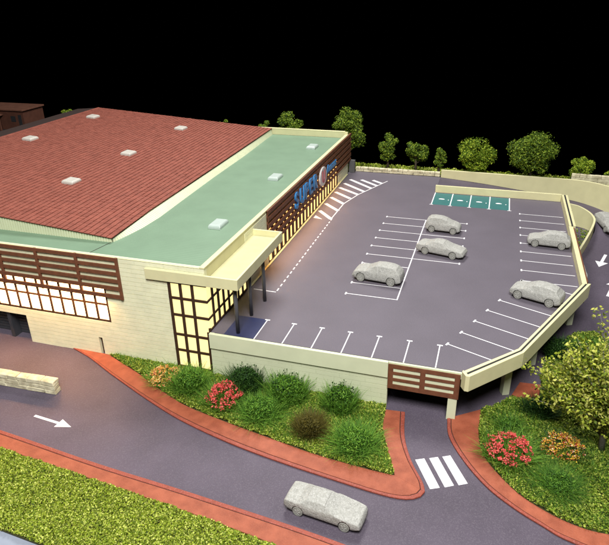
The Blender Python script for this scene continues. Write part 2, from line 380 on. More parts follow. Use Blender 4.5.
# side wall above the deck, with the openings of the corner window and the lit facade
sw = (FY-.1, -24.2, .12, 4.62); ff = (-18.2, 11.6, .16, 4.5)
m = MB()
for c in cells(FY+.46, 18.3, GZ, WT, [(FY-.1, -24.2, .12, 4.62), ff, (FY-.1, -30, -4.28, .12)]): m.box(SX-.4, SX, c[0], c[1], c[2], c[3])
m.build('wall', 'cream', store)
m = MB()
block_skin(-24.2, -18.2, .02, WT-.25, [], .43, 1.5, .03, lambda a, b, c, d: m.box(SX-.01, SX+.03, a, b, c, d))
block_skin(11.6, 18.3, .02, 2.2, [], .43, 1.5, .03, lambda a, b, c, d: m.box(SX-.01, SX+.03, a, b, c, d))
tag(m.build('wall_block', 'cream_block', store), kind='stuff')
bx(SL, SX, 17.9, 18.3, GZ, 6.7).build('wall', 'cream', store)
bx(SL, SL+.4, FY+.46, 17.89, GZ, WT).build('wall', 'cream', store)
bx(SX-.02, SX+.24, -24.1, 17.6, .005, .11).build('ledge', 'cream', store, bevel=.03)
# roofs
roof = bx(SL+.41, SX-.41, FY+.46, 17.89, GR-.3, GR).build('green_roof', 'green_roof', store)
m = MB(); m.box(SX-.44, SX+.04, FY-.02, 18.34, WT-.02, WT+.14); m.box(SL, SX-.45, FY-.02, FY+.3, WT-.02, WT+.04); m.box(SL, SX-.45, 17.86, 18.34, 6.68, 6.82)
m.build('coping', 'cream', store, bevel=.03)
MB().obar((-27.25, -32.5), (-26.6, -29.0), .06, GR+.002, GR+.02).build('roof_seam', 'kerb_joint', roof)
def skylight(cx, cy, z, sx, sy, h, mm, par, tilt=0):
    k = MB(); n = 0
    for (a, zz) in ((1., -.05), (1., h*.45), (.93, h*.75), (.78, h)):
        k.v += [(-sx/2*a, -sy/2*a, zz), (sx/2*a, -sy/2*a, zz), (sx/2*a, sy/2*a, zz), (-sx/2*a, sy/2*a, zz)]
    for i in range(3):
        for j in range(4): k.f.append((4*i+j, 4*i+(j+1) % 4, 4*i+4+(j+1) % 4, 4*i+4+j))
    k.f.append((12, 13, 14, 15))
    o = link('skylight', k.mesh('skylight', mm), par, (cx, cy, z)); o.rotation_euler = (0, tilt, 0)
    bm_ = o.modifiers.new('bevel', 'BEVEL'); bm_.width = .04; bm_.segments = 2
for y in (-22.4, -5.5, 10.6): skylight(-18.5, y, GR+.02, 1.35, 2.1, .42, 'skylight', roof)
# red tiled gable over the sales hall
RX0, RZ0, RIX, RIZ = -26.45, 6.28, -60.0, 8.85
def eave_x(y): return RX0-(y+29)*1.1/46
def rtop(x, y):
    ez = RZ0+.2*min(1, max(0, (y+29)/7))+(y+29)*.28/46; ex = eave_x(y)
    if x < RIX: return RIZ-(RIX-x)*.079
    return ez+(ex-x)/(ex-RIX)*(RIZ-ez)
Y0, Y1 = -29.15, 17.6
hall = MB(); n0 = len(hall.v)
sec = []
for y in (Y0, Y1):
    sec.append([(eave_x(y), y, rtop(eave_x(y), y)), (RIX, y, RIZ), (-64.5, y, rtop(-64.5, y))])
hall.v = [*sec[0], *sec[1]]
hall.v += [(p[0], p[1], p[2]-.12) for p in (*sec[0], *sec[1])]
hall.f = [(0, 3, 4, 1), (1, 4, 5, 2), (6, 7, 10, 9), (7, 8, 11, 10), (0, 1, 7, 6), (1, 2, 8, 7), (3, 9, 10, 4), (4, 10, 11, 5), (0, 6, 9, 3), (2, 5, 11, 8)]
red = hall.build('red_roof', 'kerb_joint', store, fix=True)
t = MB(); nx, ny = 54, 70; verts = []
for i in range(nx):
    for j in range(ny):
        ya = Y0-.12+(Y1-Y0+.2)*j/ny; yb = Y0-.12+(Y1-Y0+.2)*(j+1)/ny-.028
        off = 0
        ex = eave_x((ya+yb)/2)+.05
        xa = ex+(RIX-ex)*(i+off)/nx; xb = ex+(RIX-ex)*(i+1+off)/nx+.045
        k = len(t.v); lift = .075+random.uniform(-.016, .018); tl = random.uniform(-.016, .016)
        for (x, y, u) in ((xa, ya, 0), (xa, yb, 0), (xb, yb, 1), (xb, ya, 1)):
            z = rtop(x, y)
            t.v.append((x, y, z+.004)); t.v.append((x, y, z+(lift if u == 0 else .035)+tl*(1 if y == ya else -1)))
        a = [k+2*q for q in range(4)]; b = [k+2*q+1 for q in range(4)]
        t.f.append(tuple(b)); 
        for q in range(4): t.f.append((a[q], a[(q+1) % 4], b[(q+1) % 4], b[q]))
tag(t.build('roof_tile', 'red_tile', red, fix=True), kind='stuff')
m = MB().box(RIX-.12, RIX+.12, Y0-.12, Y1+.05, RIZ-.02, RIZ+.09).build('ridge_cap', 'red_tile', red, bevel=.03)
for (x, y) in ((-56.3, 10.7), (-55.7, -4.9), (-39.7, -5.1), (-40.1, 10.4), (-39.2, -17.9)): skylight(x, y, rtop(x, y)+.06, 1.5, 1.7, .36, 'skylight_warm', red, tilt=.077)
# corrugated cream fascia under the red roof: real ribs
m = MB(); x = eave_x(Y0)-.12
while x > -48:
    m.box(x-.22, x, Y0+.02, Y0+.16, GR-.02, rtop(x-.22, Y0)-.125 if x > RIX else 6); x -= .30
m.box(-64, eave_x(Y0)-.1, Y0+.10, Y0+.24, GR-.02, GR+.35)
k = MB(); k.prism([(eave_x(Y0)-.1, Y0+.12), (-59.9, Y0+.12), (-59.9, Y0+.3), (eave_x(Y0)-.1, Y0+.3)], GR-.02, [rtop(eave_x(Y0), Y0)-.14, RIZ-.14, RIZ-.14, rtop(eave_x(Y0), Y0)-.14])
k.build('fascia', 'cream_pale', store, fix=True)
tag(m.build('fascia_rib', 'cream_pale', store), kind='stuff')
BXY = [(-29.0, -26.43), (-27.1, -26.0), (-24.95, -25.68), (-21.75, -25.56), (-16.05, -25.87), (-7.4, -26.29), (4.2, -26.62), (17.5, -27.4)]
def base_x(y): return float(np.interp(y, [p[0] for p in BXY], [p[1] for p in BXY]))
def leaning(m, y0, y1, inset, top):
    n = len(m.v)
    for y in (y0, y1):
        ex = eave_x(y)-.03-inset; bxx = base_x(y)-inset; zt = rtop(eave_x(y), y)-top
        m.v += [(bxx, y, GR-.015), (ex, y, zt), (ex-.1, y, zt), (bxx-.1, y, GR-.015)]
    for k in range(4): m.f.append((n+k, n+(k+1) % 4, n+4+(k+1) % 4, n+4+k))
    m.f += [(n+3, n+2, n+1, n), (n+4, n+5, n+6, n+7)]
m = MB(); y = Y0+.18
while y < Y1-.3: leaning(m, y, y+.23, 0, .13); y += .30
tag(m.build('fascia_rib', 'cream_pale', store, fix=True), kind='stuff')
m = MB()
for k in range(24): leaning(m, Y0+.18+(Y1-Y0-.3)*k/24, Y0+.18+(Y1-Y0-.3)*(k+1)/24, .06, .135)
m.build('fascia', 'cream_pale', store, fix=True)

# long lit window of the front wall: frame, panes
wf = MB(); py0, py1 = FY+.10, FY+.20
cx = [lw[1]-1.29*i for i in range(14) if lw[1]-1.29*i > lw[0]-.1]; rows = [(-.58, 1.12), (1.28, 2.02), (2.16, 2.98)]
for x in cx: wf.box(x-.22, x-.005, FY+.03, FY+.24, lw[2], lw[3])
for z in (lw[2], 1.10, 2.0, lw[3]-.08): wf.box(lw[0], lw[1], FY+.035, FY+.235, z, z+.19)
win = wf.build('window', 'brown_frame', store)
for i in range(len(cx)-1):
    for (a, b) in rows: bx(cx[i+1]-.003, cx[i]-.222, FY+.12, FY+.16, a, b).build('pane', 'glow_white', win)
# brown slatted screen over it
scr = bx(-23.55, -23.29, FY-.22, FY-.02, 2.1, 6.28).build('slat_screen', 'brown_slat', store, bevel=.02)
for x in (-27.7, -32.1, -36.4, -40.7): bx(x-.13, x+.13, FY-.22, FY-.02, 2.1, 6.28).build('post', 'brown_slat', scr, bevel=.02)
for (a, b) in ((5.93, 6.26), (5.20, 5.53), (4.48, 4.83), (3.74, 4.09), (2.98, 3.36), (2.14, 2.52)):
    bx(-42.5, -23.3, FY-.18, FY-.05, a, b).build('slat', 'brown_slat', scr, bevel=.02)
# garage recess and niche
bx(gar[0]-.2, gar[1]+.2, FY+1.3, FY+1.5, GZ, -1.2).build('garage_door', 'door_dark', store)
gd = bpy.data.objects['garage_door']
for i in range(8): bx(gar[0]+.7, -36.4, FY+1.24, FY+1.3, GZ+.1+i*.34, GZ+.36+i*.34).build('slat', 'door_dark', gd)
m = MB(); m.box(gar[0], gar[0]+.12, FY+.4, FY+1.3, GZ, -1.4); m.box(gar[1]-.02, gar[1]+.1, FY+.4, FY+1.3, GZ, -1.4); m.box(gar[0], gar[1], FY+.4, FY+1.3, -1.45, -1.3)
m.build('garage_jamb', 'door_dark', store)
bx(-37.9, -37.5, FY+.3, FY+1.2, GZ, -1.46).build('garage_post', 'door_dark', store)
bx(nic[0]-.1, nic[1]+.1, FY+.30, FY+.44, GZ, -2.5).build('niche_back', 'brown_frame', store)
# tall corner window, wrapping on to the deck side
rz_ = [(-4.2, -2.5), (-2.32, -.82), (-.62, 1.22), (1.42, 2.92), (3.12, 4.52)]
xs = [(-18.42, -17.5), (-17.28, -16.36), (-16.14, -15.2)]
wf = MB()
for x in (-18.6, -17.52, -16.38): wf.box(x, x+.27, FY-.03, FY+.2, -4.28, 4.62)
wf.box(-15.19, -14.97, FY-.03, FY+.2, -4.28, -.05)
wf.box(-15.0, -14.82, FY-.03, FY+.12, -.04, .4)
for z in (-4.29, -2.49, -.81, 1.23, 2.93, 4.5): wf.box(-18.6, SX+(.03 if z > -.5 else -.1), FY-.04, FY+.19, z-.02, z+.22)
win = wf.build('window', 'brown_frame', store)
for k, (a, b) in enumerate(rz_):
    for i, (p, q) in enumerate(xs):
        bx(p-.02, (q+.02 if i < 2 or k < 2 else SX-.001), FY+.06, FY+.1, a, b).build('pane', 'glow_corner', win)
wf = MB(); ys = [FY+.02+1.08*i for i in range(9)]
for y in ys[1:]: wf.box(SX-.2, SX+.03, y-.17, y+.17, .12, 4.62)
for z in (.0, 1.23, 2.93, 4.5): wf.box(SX-.19, SX+.04, FY+.2, -24.2, z, z+.19)
win = wf.build('window', 'brown_frame', store)
for k, (a, b) in enumerate([(.2, 1.22), (1.42, 2.92), (3.12, 4.52)]):
    for i in range(8):
        bx(SX-.1, SX-.05, ys[i]+(.12 if i else -.0)+.02, ys[i+1]-.12, a, b).build('pane', 'glow_corner', win)
# lit facade: panes between brown fins, behind the slatted screen
wf = MB(); wf.box(SX-.35, SX-.2, ff[0], ff[1], ff[2], ff[3]); wf.box(SX-.2, SX+.02, ff[0], ff[1], .14, .32); wf.box(SX-.2, SX+.01, ff[0], ff[1], 2.5, 2.75)
fac = wf.build('lit_facade', 'brown_frame', store)
fy = -17.5; i = 0
while fy < 11.4:
    bx(SX-.06, SX+.05, fy-.23, fy+.23, .33, 2.49).build('pane', 'glow_fin', fac)
    bx(SX-.06, SX+.05, fy-.28, fy+.28, 2.76, 4.45).build('pane', 'glow_fin', fac)
    bx(SX-.1, SX+.065, fy+.30, fy+1.10, .33, 4.45).build('fin', 'brown_frame', fac)
    fy += 1.4
scr = bx(SX-.02, SX+.115, 18.35, 19.3, 2.05, 6.3).build('slat_screen', 'brown_slat', store, bevel=.02)
for y in (-18.4, -13.8, -9.2, -4.6, 0, 4.6, 9.2, 13.8, 18.9): bx(SX+.10, SX+.24, y-.1, y+.1, 2.05, 6.30).build('post', 'brown_slat', scr, bevel=.02)
for (a, b) in ((5.86, 6.34), (5.10, 5.58), (4.28, 4.82), (3.48, 4.0), (2.66, 3.2), (2.02, 2.34)):
    bx(SX+.12, SX+.30, -18.5, 19.25, a, b).build('slat', 'brown_slat', scr, bevel=.02)
# sign letters and emblem
def text_mesh(ch, size, off, ext, shear=0, xs=1.):
    c = bpy.data.curves.new('letter', 'FONT'); c.body = ch; c.size = size; c.offset = off; c.extrude = ext; c.shear = shear; c.align_x = 'LEFT'
    o = bpy.data.objects.new('tmp', c); col.objects.link(o); dg = bpy.context.evaluated_depsgraph_get(); dg.update()
    me = bpy.data.meshes.new_from_object(o.evaluated_get(dg)); bpy.data.objects.remove(o)
    for v in me.vertices: v.co.x *= xs
    return me
def place_text(ch, y, z, size, off, ext, mm, shear=0, xs=1., nm='sign_letter'):
    me = text_mesh(ch, size, off, ext, shear, xs); me.materials.clear(); me.materials.append(M[mm])
    o = link(nm, me, store, (SX+.38, y, z)); o.rotation_euler = (R(90), 0, R(90)); return o
for ch, y in zip('SUPER', (-9.75, -7.85, -5.85, -3.95, -2.15)): place_text(ch, y, 3.50, 2.75, .085, .09, 'sign_blue', xs=1.0)
place_text('Romans', 4.35, 3.98, 1.45, .045, .06, 'sign_blue', shear=.35, xs=1.05, nm='sign_script')
dk = MB(); n = 40
for (r, xx) in ((1.0, SX+.26), (1.0, SX+.46), (.95, SX+.50)):
    for q in range(n): a = 2*math.pi*q/n; dk.v.append((xx, 2.3+1.62*r*math.cos(a), 4.1+1.32*r*math.sin(a)))
for i in range(2):
    for q in range(n): dk.f.append((i*n+q, i*n+(q+1) % n, (i+1)*n+(q+1) % n, (i+1)*n+q))
dk.f.append(tuple(range(2*n, 3*n))); dk.f.append(tuple(range(n))[::-1])
disc = dk.build('emblem', 'sign_white', store, fix=True)
u = MB(); prof = [(-.75, .95), (-.75, -.15)] + [(-.75*math.cos(R(a)), -.15-.75*math.sin(R(a))) for a in range(20, 180, 20)] + [(.75, -.15), (.75, .95)]
inn = [(-.3, .95), (-.3, -.15)] + [(-.3*math.cos(R(a)), -.15-.3*math.sin(R(a))) for a in range(20, 180, 20)] + [(.3, -.15), (.3, .95)]
k = len(prof)
for xx in (SX+.501, SX+.56):
    for (a, b) in prof: u.v.append((xx, 2.3+a*1.0, 4.1+b*.92))
    for (a, b) in inn: u.v.append((xx, 2.3+a*1.0, 4.1+b*.92))
for i in range(k-1):
    u.f.append((2*k+i, 2*k+i+1, 3*k+i+1, 3*k+i)); u.f.append((i, 2*k+i, 2*k+i+1, i+1)); u.f.append((k+i, 3*k+i, 3*k+i+1, k+i+1))
u.build('emblem_mark', 'sign_red', disc, fix=True)
# canopy with fascia and three posts
CX0, CX1, CY0, CY1 = SX+.02, -11.8, FY-.22, -21.9
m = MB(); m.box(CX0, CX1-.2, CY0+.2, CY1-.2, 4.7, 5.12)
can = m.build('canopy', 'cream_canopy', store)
m = MB(); m.box(-20.6, CX1, CY0, CY0+.2, 4.66, 5.66); m.box(CX1-.2, CX1, CY0+.2, CY1-.2, 4.66, 5.66); m.box(CX0+.0, CX1, CY1-.2, CY1, 4.66, 5.66)
m.build('canopy_fascia', 'cream', can, bevel=.025)
for (x, y) in ((-12.45, -32.4), (-12.5, -29.15), (-12.3, -26.2)):
    MB().tube([(x, y, .0), (x, y, 4.705)], .17, 14).build('post', 'column_metal', can, smooth=True)
# grey wall closing the gap behind the store
tag(bx(-14.85, -13.9, 18.9, 19.5, 0.0, 2.0).build('grey_wall', 'grey_wall', bevel=.03), 'short dark grey wall at the far end of the slatted facade', 'wall')

# ================================================================ PARKING DECK
deck = tag(empty('parking_deck', (1, -10, GZ)), 'raised grey parking deck with white stall lines and cream parapets', 'car park')
A, B, C_, D = (7.3, -33.9), (11.15, -29.9), (17.4, -15.8), (17.35, 12.3)
MB().prism([(SX+.02, -33.06), (6.9, -33.06), (7.15, -33.9), B, C_, D, (-.15, 12.3), (-.15, 19.75), (SX+.02, 19.75)], -.55, 0.0).build('deck_slab', 'asphalt_deck', deck)
# front wall with band, brown panel, columns
bx(SX+.06, 1.12, -33.42, -33.08, -1.4, .10).build('front_band', 'cream_pale', deck, bevel=.03)
bx(SX+.06, 1.12, -33.25, -32.9, GZ, -1.41).build('front_wall', 'cream_pale', deck)
m = MB(); block_skin(SX+.08, 1.12, GZ, -1.42, [], .45, 2.2, .03, lambda a, b, c, d: m.box(a, b, -33.29, -33.2, c, d))
tag(m.build('wall_block', 'cream_pale', deck), kind='stuff')
bx(SX+.5, 7.0, -33.14, -33.10, .09, .108).build('edge_slot', 'dark_slot', deck)
bx(1.13, 6.95, -33.3, -33.08, -.5, .10).build('edge_beam', 'cream_pale', deck, bevel=.03)
bp_ = bx(1.2, 6.8, -33.40, -33.36, -2.3, -.02).build('slat_panel', 'cream_pale', deck)
for (a, b) in ((-.36, .03), (-.96, -.68), (-1.58, -1.29), (-2.36, -1.90)): bx(1.14, 6.84, -33.46, -33.405, a, b).build('slat', 'brown_slat', bp_, bevel=.02)
for x in (1.14, 3.72, 6.42): bx(x, x+.42, -33.475, -33.41, -2.35, .02).build('stile', 'brown_slat', bp_, bevel=.02)
def column(x, y, s, ang=0, top=-.55):
    c, si = math.cos(ang), math.sin(ang)
    q = [(x+(a*c-b*si)*s, y+(a*si+b*c)*s) for a, b in ((-.5, -.5), (.5, -.5), (.5, .5), (-.5, .5))]
    MB().prism(q, GZ, top).build('column', 'cream_pale', deck, bevel=.03)
column(6.4, -33.05, .72)
for (x, y) in ((10.55, -28.5), (12.85, -23.2), (16.7, -14.6), (17.0, -5), (17.0, 4)): column(x, y, .62, R(25))
for x in (-8, 0, 7): 
    for y in (-22, -12, -2, 8): column(x, y, .5)
# parapets: double rail with a dark slot
def rail(pin, pout, z0, z1, ends=True):
    i0, i1 = Vector(pin[0]), Vector(pin[1]); o0, o1 = Vector(pout[0]), Vector(pout[1])
    f = lambda t: (tuple(i0.lerp(o0, t)), tuple(i1.lerp(o1, t)))
    a, b = f(0); c, d = f(.36); p = MB().prism([a, b, d, c], z0, z1).build('parapet', 'cream', deck, bevel=.025, fix=True)
    a, b = f(.362); c, d = f(.618); MB().prism([a, b, d, c], z0+.02, z1-.035).build('rail_slot', 'dark_slot', p, fix=True)
    a, b = f(.62); c, d = f(1); MB().prism([a, b, d, c], z0, z1).build('parapet', 'cream', deck, bevel=.025, fix=True)
Ai, Ao, Bi, Bo, Ci, Co = (7.05, -34.05), (7.5, -34.72), (11.0, -29.72), (11.42, -30.22), (17.12, -15.85), (17.85, -15.8)
PT = .9
rail((Ai, Bi), (Ao, Bo), -.52, PT); rail((Bi, Ci), (Bo, Co), -.62, PT)
MB().prism([(6.95, -33.99), (7.1, -34.06), (7.52, -34.74), (7.2, -34.72), (6.9, -34.2)], -.52, PT).build('parapet_end', 'cream', deck, bevel=.03, fix=True)
rail(((17.05, .0), (17.02, 12.1)), ((17.8, .0), (17.78, 12.1)), -.62, PT+.1)
bx(17.03, 17.5, -15.9, -.02, -.62, PT).build('parapet', 'cream', deck, bevel=.025)
bx(17.53, 17.68, -15.2, -.15, -1.6, PT-.1).build('side_panel', 'brown_slat', deck, bevel=.02)
bx(-.15, 17.0, 11.95, 12.3, -.4, 1.02).build('parapet', 'cream', deck, bevel=.025)
# soffit beams
for (a, b) in (((7.2, -33.6), (11.0, -29.4)), ((11.0, -29.4), (17.2, -15.6))): MB().obar(a, b, .5, -1.0, -.54).build('edge_beam', 'cream_pale', deck)
# markings
LZ = .004
def stall(a, b, tick=None, wd=.095):
    paint_bar('parking_line', a, b, wd, LZ, deck)
    if tick:
        t = Vector(tick).normalized()*.24
        paint_bar('parking_tick', (a[0]-t.x, a[1]-t.y), (a[0]+t.x, a[1]+t.y), .16, LZ+.005, deck)
for i in range(10): stall((-5.1, -2.5*i), (-.06, -2.5*i), (0, 1))
for i in range(6): stall((5.15, -2.5*i), (.06, -2.5*i), (0, 1))
paint_bar('parking_line', (0, .06), (0, -22.56), .12, LZ, deck)
for i in range(9): stall((11.56, 5.48-2.552*i), (16.85, 5.48-2.552*i), (0, 1))
for (x, y) in ((11.54, -14.95), (10.55, -17.45), (9.47, -19.92), (8.42, -22.26), (7.4, -24.6), (6.38, -26.92)):
    L = 5.3; stall((x, y), (x+.926*L, y-.378*L), (.378, .926))
stall((5.4, -29.15), (10.0, -31.0), (.378, .926))
for x in (-10.74, -8.15, -5.53, -2.93, -.35, 2.27, 4.83): stall((x, -29.55), (x, -33.0), (1, 0))
MB().box(-13.6, -10.82, -32.95, -29.5, LZ-.002, LZ+.001).build('blue_bay', 'blue_paint', deck)
paint_bar('parking_line', (-14.3, -24.1), (-11.9, -24.15), .12, LZ, deck)
for i in range(21): paint_bar('line_dash', (-11.88, -23.85+i*1.03), (-11.9, -23.3+i*1.03), .13, LZ, deck)
hat = [((-14.35, 0.0), (-12.0, -2.75)), ((-14.35, 3.0), (-11.9, .55)), ((-14.35, 5.85), (-11.87, 3.5)), ((-14.3, 8.35), (-11.5, 5.95)), ((-14.3, 10.6), (-10.85, 8.0)), ((-14.1, 12.85), (-10.25, 9.55)), ((-13.7, 15.05), (-9.6, 11.4)), ((-11.95, 15.3), (-9.0, 12.85)), ((-10.15, 15.5), (-8.5, 14.2))]
for a, b in hat: paint_bar('hatch_stripe', a, b, .52, LZ, deck)
paint_poly('hatch_stripe', [(-14.35, -1.9), (-13.1, -3.1), (-14.35, -2.9)], LZ, 'white_paint', deck)
hb = [(-12.0, -3.0), (-11.86, 3.6), (-10.8, 8.0), (-7.85, 15.6)]
for i in range(3): paint_bar('hatch_edge', hb[i], hb[i+1], .13, LZ+.005, deck)
# teal bays with white plug-in car pictograms
ex = [-.08, 2.45, 5.02, 7.62, 10.25]
for i in range(4):
    MB().box(ex[i]+.07, ex[i+1]-.07, 6.45, 11.6, LZ-.002, LZ+.001).build('charging_bay', 'teal_paint', deck)
    c = ((ex[i]+ex[i+1])/2-.1, 8.95); body = [(c[0]+.42*math.cos(a)*1.0, c[1]+.2*math.sin(a)*(1.5 if math.sin(a) > 0 else .7)) for a in np.linspace(0, 2*math.pi, 17)[:-1]]
    paint_poly('bay_symbol', body, LZ+.004, 'white_paint', deck); paint_poly('bay_symbol', [(c[0]+.88, c[1]-.3), (c[0]+1.02, c[1]-.3), (c[0]+1.02, c[1]-.05), (c[0]+.88, c[1]-.05)], LZ+.004, 'white_paint', deck)
for x in ex: paint_bar('parking_line', (x, 6.35), (x, 11.75), .14, LZ+.005, deck)
for x in ex: paint_bar('parking_tick', (x-.25, 6.35), (x+.25, 6.35), .14, LZ+.010, deck)
paint_bar('parking_line', (.1, 13.2), (6.0, 13.05), .13, .006, deck) if False else None

# ================================================================ RAMP, curved walls
Rin = crv([(-.13,12.36,-.002),(6,12.36,-.5),(12,12.6,-1.15),(16.9,14.2,-1.8),(19.9,15.2,-2.35),(21.8,13.9,-3.0),(22.05,12.0,-3.6),(21.5,10,-4.15),(20.6,7.3,-4.48),(20.2,6.2,-4.52)], 6)
Rout = crv([(-.13,19.7,-.002),(6,19.7,-.5),(12,19.7,-1.15),(17,19.7,-1.8),(20.8,19.2,-2.2),(24,17,-2.45),(26.4,13.4,-3.3),(27.2,9.8,-4.1),(27.2,7.3,-4.48),(27.2,6.2,-4.52)], 6)
Ri = np.array(Rin); Ro = np.array(Rout)
tag(MB().strip([tuple(p[:2]) for p in Ri], [tuple(p[:2]) for p in Ro], -4.54, [float((a[2]+b[2])/2) for a, b in zip(Ri, Ro)]).build('ramp', 'asphalt', fix=True), kind='structure')
def curved_wall(name, path, th, top, bottom, mm, label):
    P = np.array(path); d = np.gradient(P[:, :2], axis=0); d /= np.linalg.norm(d, axis=1)[:, None]; nn = np.c_[-d[:, 1], d[:, 0]]
    return tag(MB().strip([tuple(q) for q in P[:, :2]], [tuple(q) for q in P[:, :2]+nn*th], bottom, top).build(name, mm, bevel=.03, fix=True), label, 'wall')
n = len(Ro)
curved_wall('ramp_wall', Ro, .35, [1.18-.13*min(1, max(0, p[0])/16) if p[0] < 24.2 and p[1] > 16.9 else max(p[2]+1.1, 1.05-(17-p[1])*.35) for p in Ro], -4.5, 'cream', 'long tall cream wall curving round the outside of the ramp')
wi = crv([(18.0,15.3,-1.15),(18.9,15.35,-1.25),(20.0,15.25,-1.45),(21.2,14.55,-1.85),(21.85,13.6,-2.2),(21.98,12.5,-2.5),(21.45,10.2,-2.8),(20.5,6.8,-2.95),(19.35,2.9,-3.0),(18.4,-.6,-3.0)], 6)
curved_wall('planter_wall', wi, -.28, [float(p[2]) for p in wi], -4.5, 'cream', 'low curved cream wall enclosing the planted pocket beside the deck')
pocket = [tuple(p[:2]) for p in wi][6:-2] + [(17.95, .5), (17.95, 14.6)]
tag(turf('turf', [(18.1, 1.0), (21.6, 11), (21.6, 13.5), (18.1, 14.5)], 1800, -4.62, (.15, .3), 'turf_dark'), 'patch of dark green turf inside the curved planter wall', 'ground cover', kind='stuff')

# ================================================================ STONE WALLS
def stone_mesh(sx, sy, sz):
    b = bmesh.new(); bmesh.ops.create_cube(b, size=1)
    for v in b.verts: v.co = Vector((v.co.x*sx, v.co.y*sy, v.co.z*sz)) + Vector((random.uniform(-.04, .04), random.uniform(-.03, .03), random.uniform(-.025, .025)))
    bmesh.ops.bevel(b, geom=b.edges[:], offset=.04, segments=1, affect='EDGES')
    me = bpy.data.meshes.new('stone'); b.to_mesh(me); b.free(); me.materials.append(M['stone']); return me
def stone_wall(name, a, b, th, h, z, label, courses, ln):
    a = Vector(a); b = Vector(b); L = (b-a).length; d = (b-a)/L; ang = math.atan2(d.y, d.x)
    t = tag(empty(name, (a.x, a.y, z), ang), label, 'wall')
    k = bx(.25, L-.25, -th/2+.07, th/2-.07, 0, h-.10).mesh('core', 'stone_gap'); o = bpy.data.objects.new('core', k); col.objects.link(o); o.parent = t
    for c in range(courses):
        x = 0; top = c == courses-1; hh = h/courses
        off = random.uniform(.3, .7)*ln; first = True
        while x < L-.05:
            l = ln*random.uniform(.7, 1.3)*(.6 if top and courses > 1 else 1)
            if first and c % 2: l = off
            first = False
            if L-(x+l) < .35*ln: l = L-x
            me = stone_mesh(l-.03, th+(.06 if top else 0), hh-.03)
            o = bpy.data.objects.new('stone', me); col.objects.link(o); o.parent = t; o.location = (x+l/2, 0, c*hh+hh/2); x += l
    return t
stone_wall('stone_wall', (-40, -39.85), (-27.0, -39.4), .75, 1.35, GZ, 'low cream rubble stone wall standing on the road before the garage', 3, 1.9)
stone_wall('stone_wall', (-13.9, 20.06), (-.3, 20.1), .5, .75, -.02, 'low stone wall along the rear edge of the parking deck', 2, 1.7)
stone_wall('stone_wall', (19.0, 21.6), (29.5, 20.9), .5, 1.5, -.02, 'low stone wall behind the curved ramp wall', 3, 1.6)

# ================================================================ BROWN HOUSE far behind
hs = tag(empty('brown_house', (-98, 34, 0)), 'dark brown flat roofed house behind the red tiled roof', 'house')
bx(-112, -91.2, 33.2, 39.6, -.03, 4.2).build('wall', 'brown_house', hs)
rf = bx(-112.3, -90.8, 32.7, 39.8, 4.2, 4.55).build('roof', 'brown_house_roof', hs, bevel=.05)
bx(-112, -96.5, 31.6, 33.2, 3.1, 3.45).build('porch_roof', 'brown_house_roof', hs, bevel=.04)
bx(-97, -96.6, 31.7, 32.1, -.03, 3.1).build('porch_post', 'brown_house', hs)
bx(-94.6, -93.4, 33.1, 33.2, 1.8, 3.0).build('window', 'dark_slot', hs)
bx(-92.6, -91.8, 33.1, 33.2, .8, 3.3).build('window', 'dark_slot', hs)
for x in (-99.4, -98.7): bx(x, x+.5, 33.08, 33.2, .4, 1.7).build('window', 'glow_house', hs)
yard = bpy.data.objects['rear_yard']
for i in range(8): paint_bar('parking_line', (-104+i*1.9, 27.0), (-103.3+i*1.9, 30.5), .35, -.02, yard)

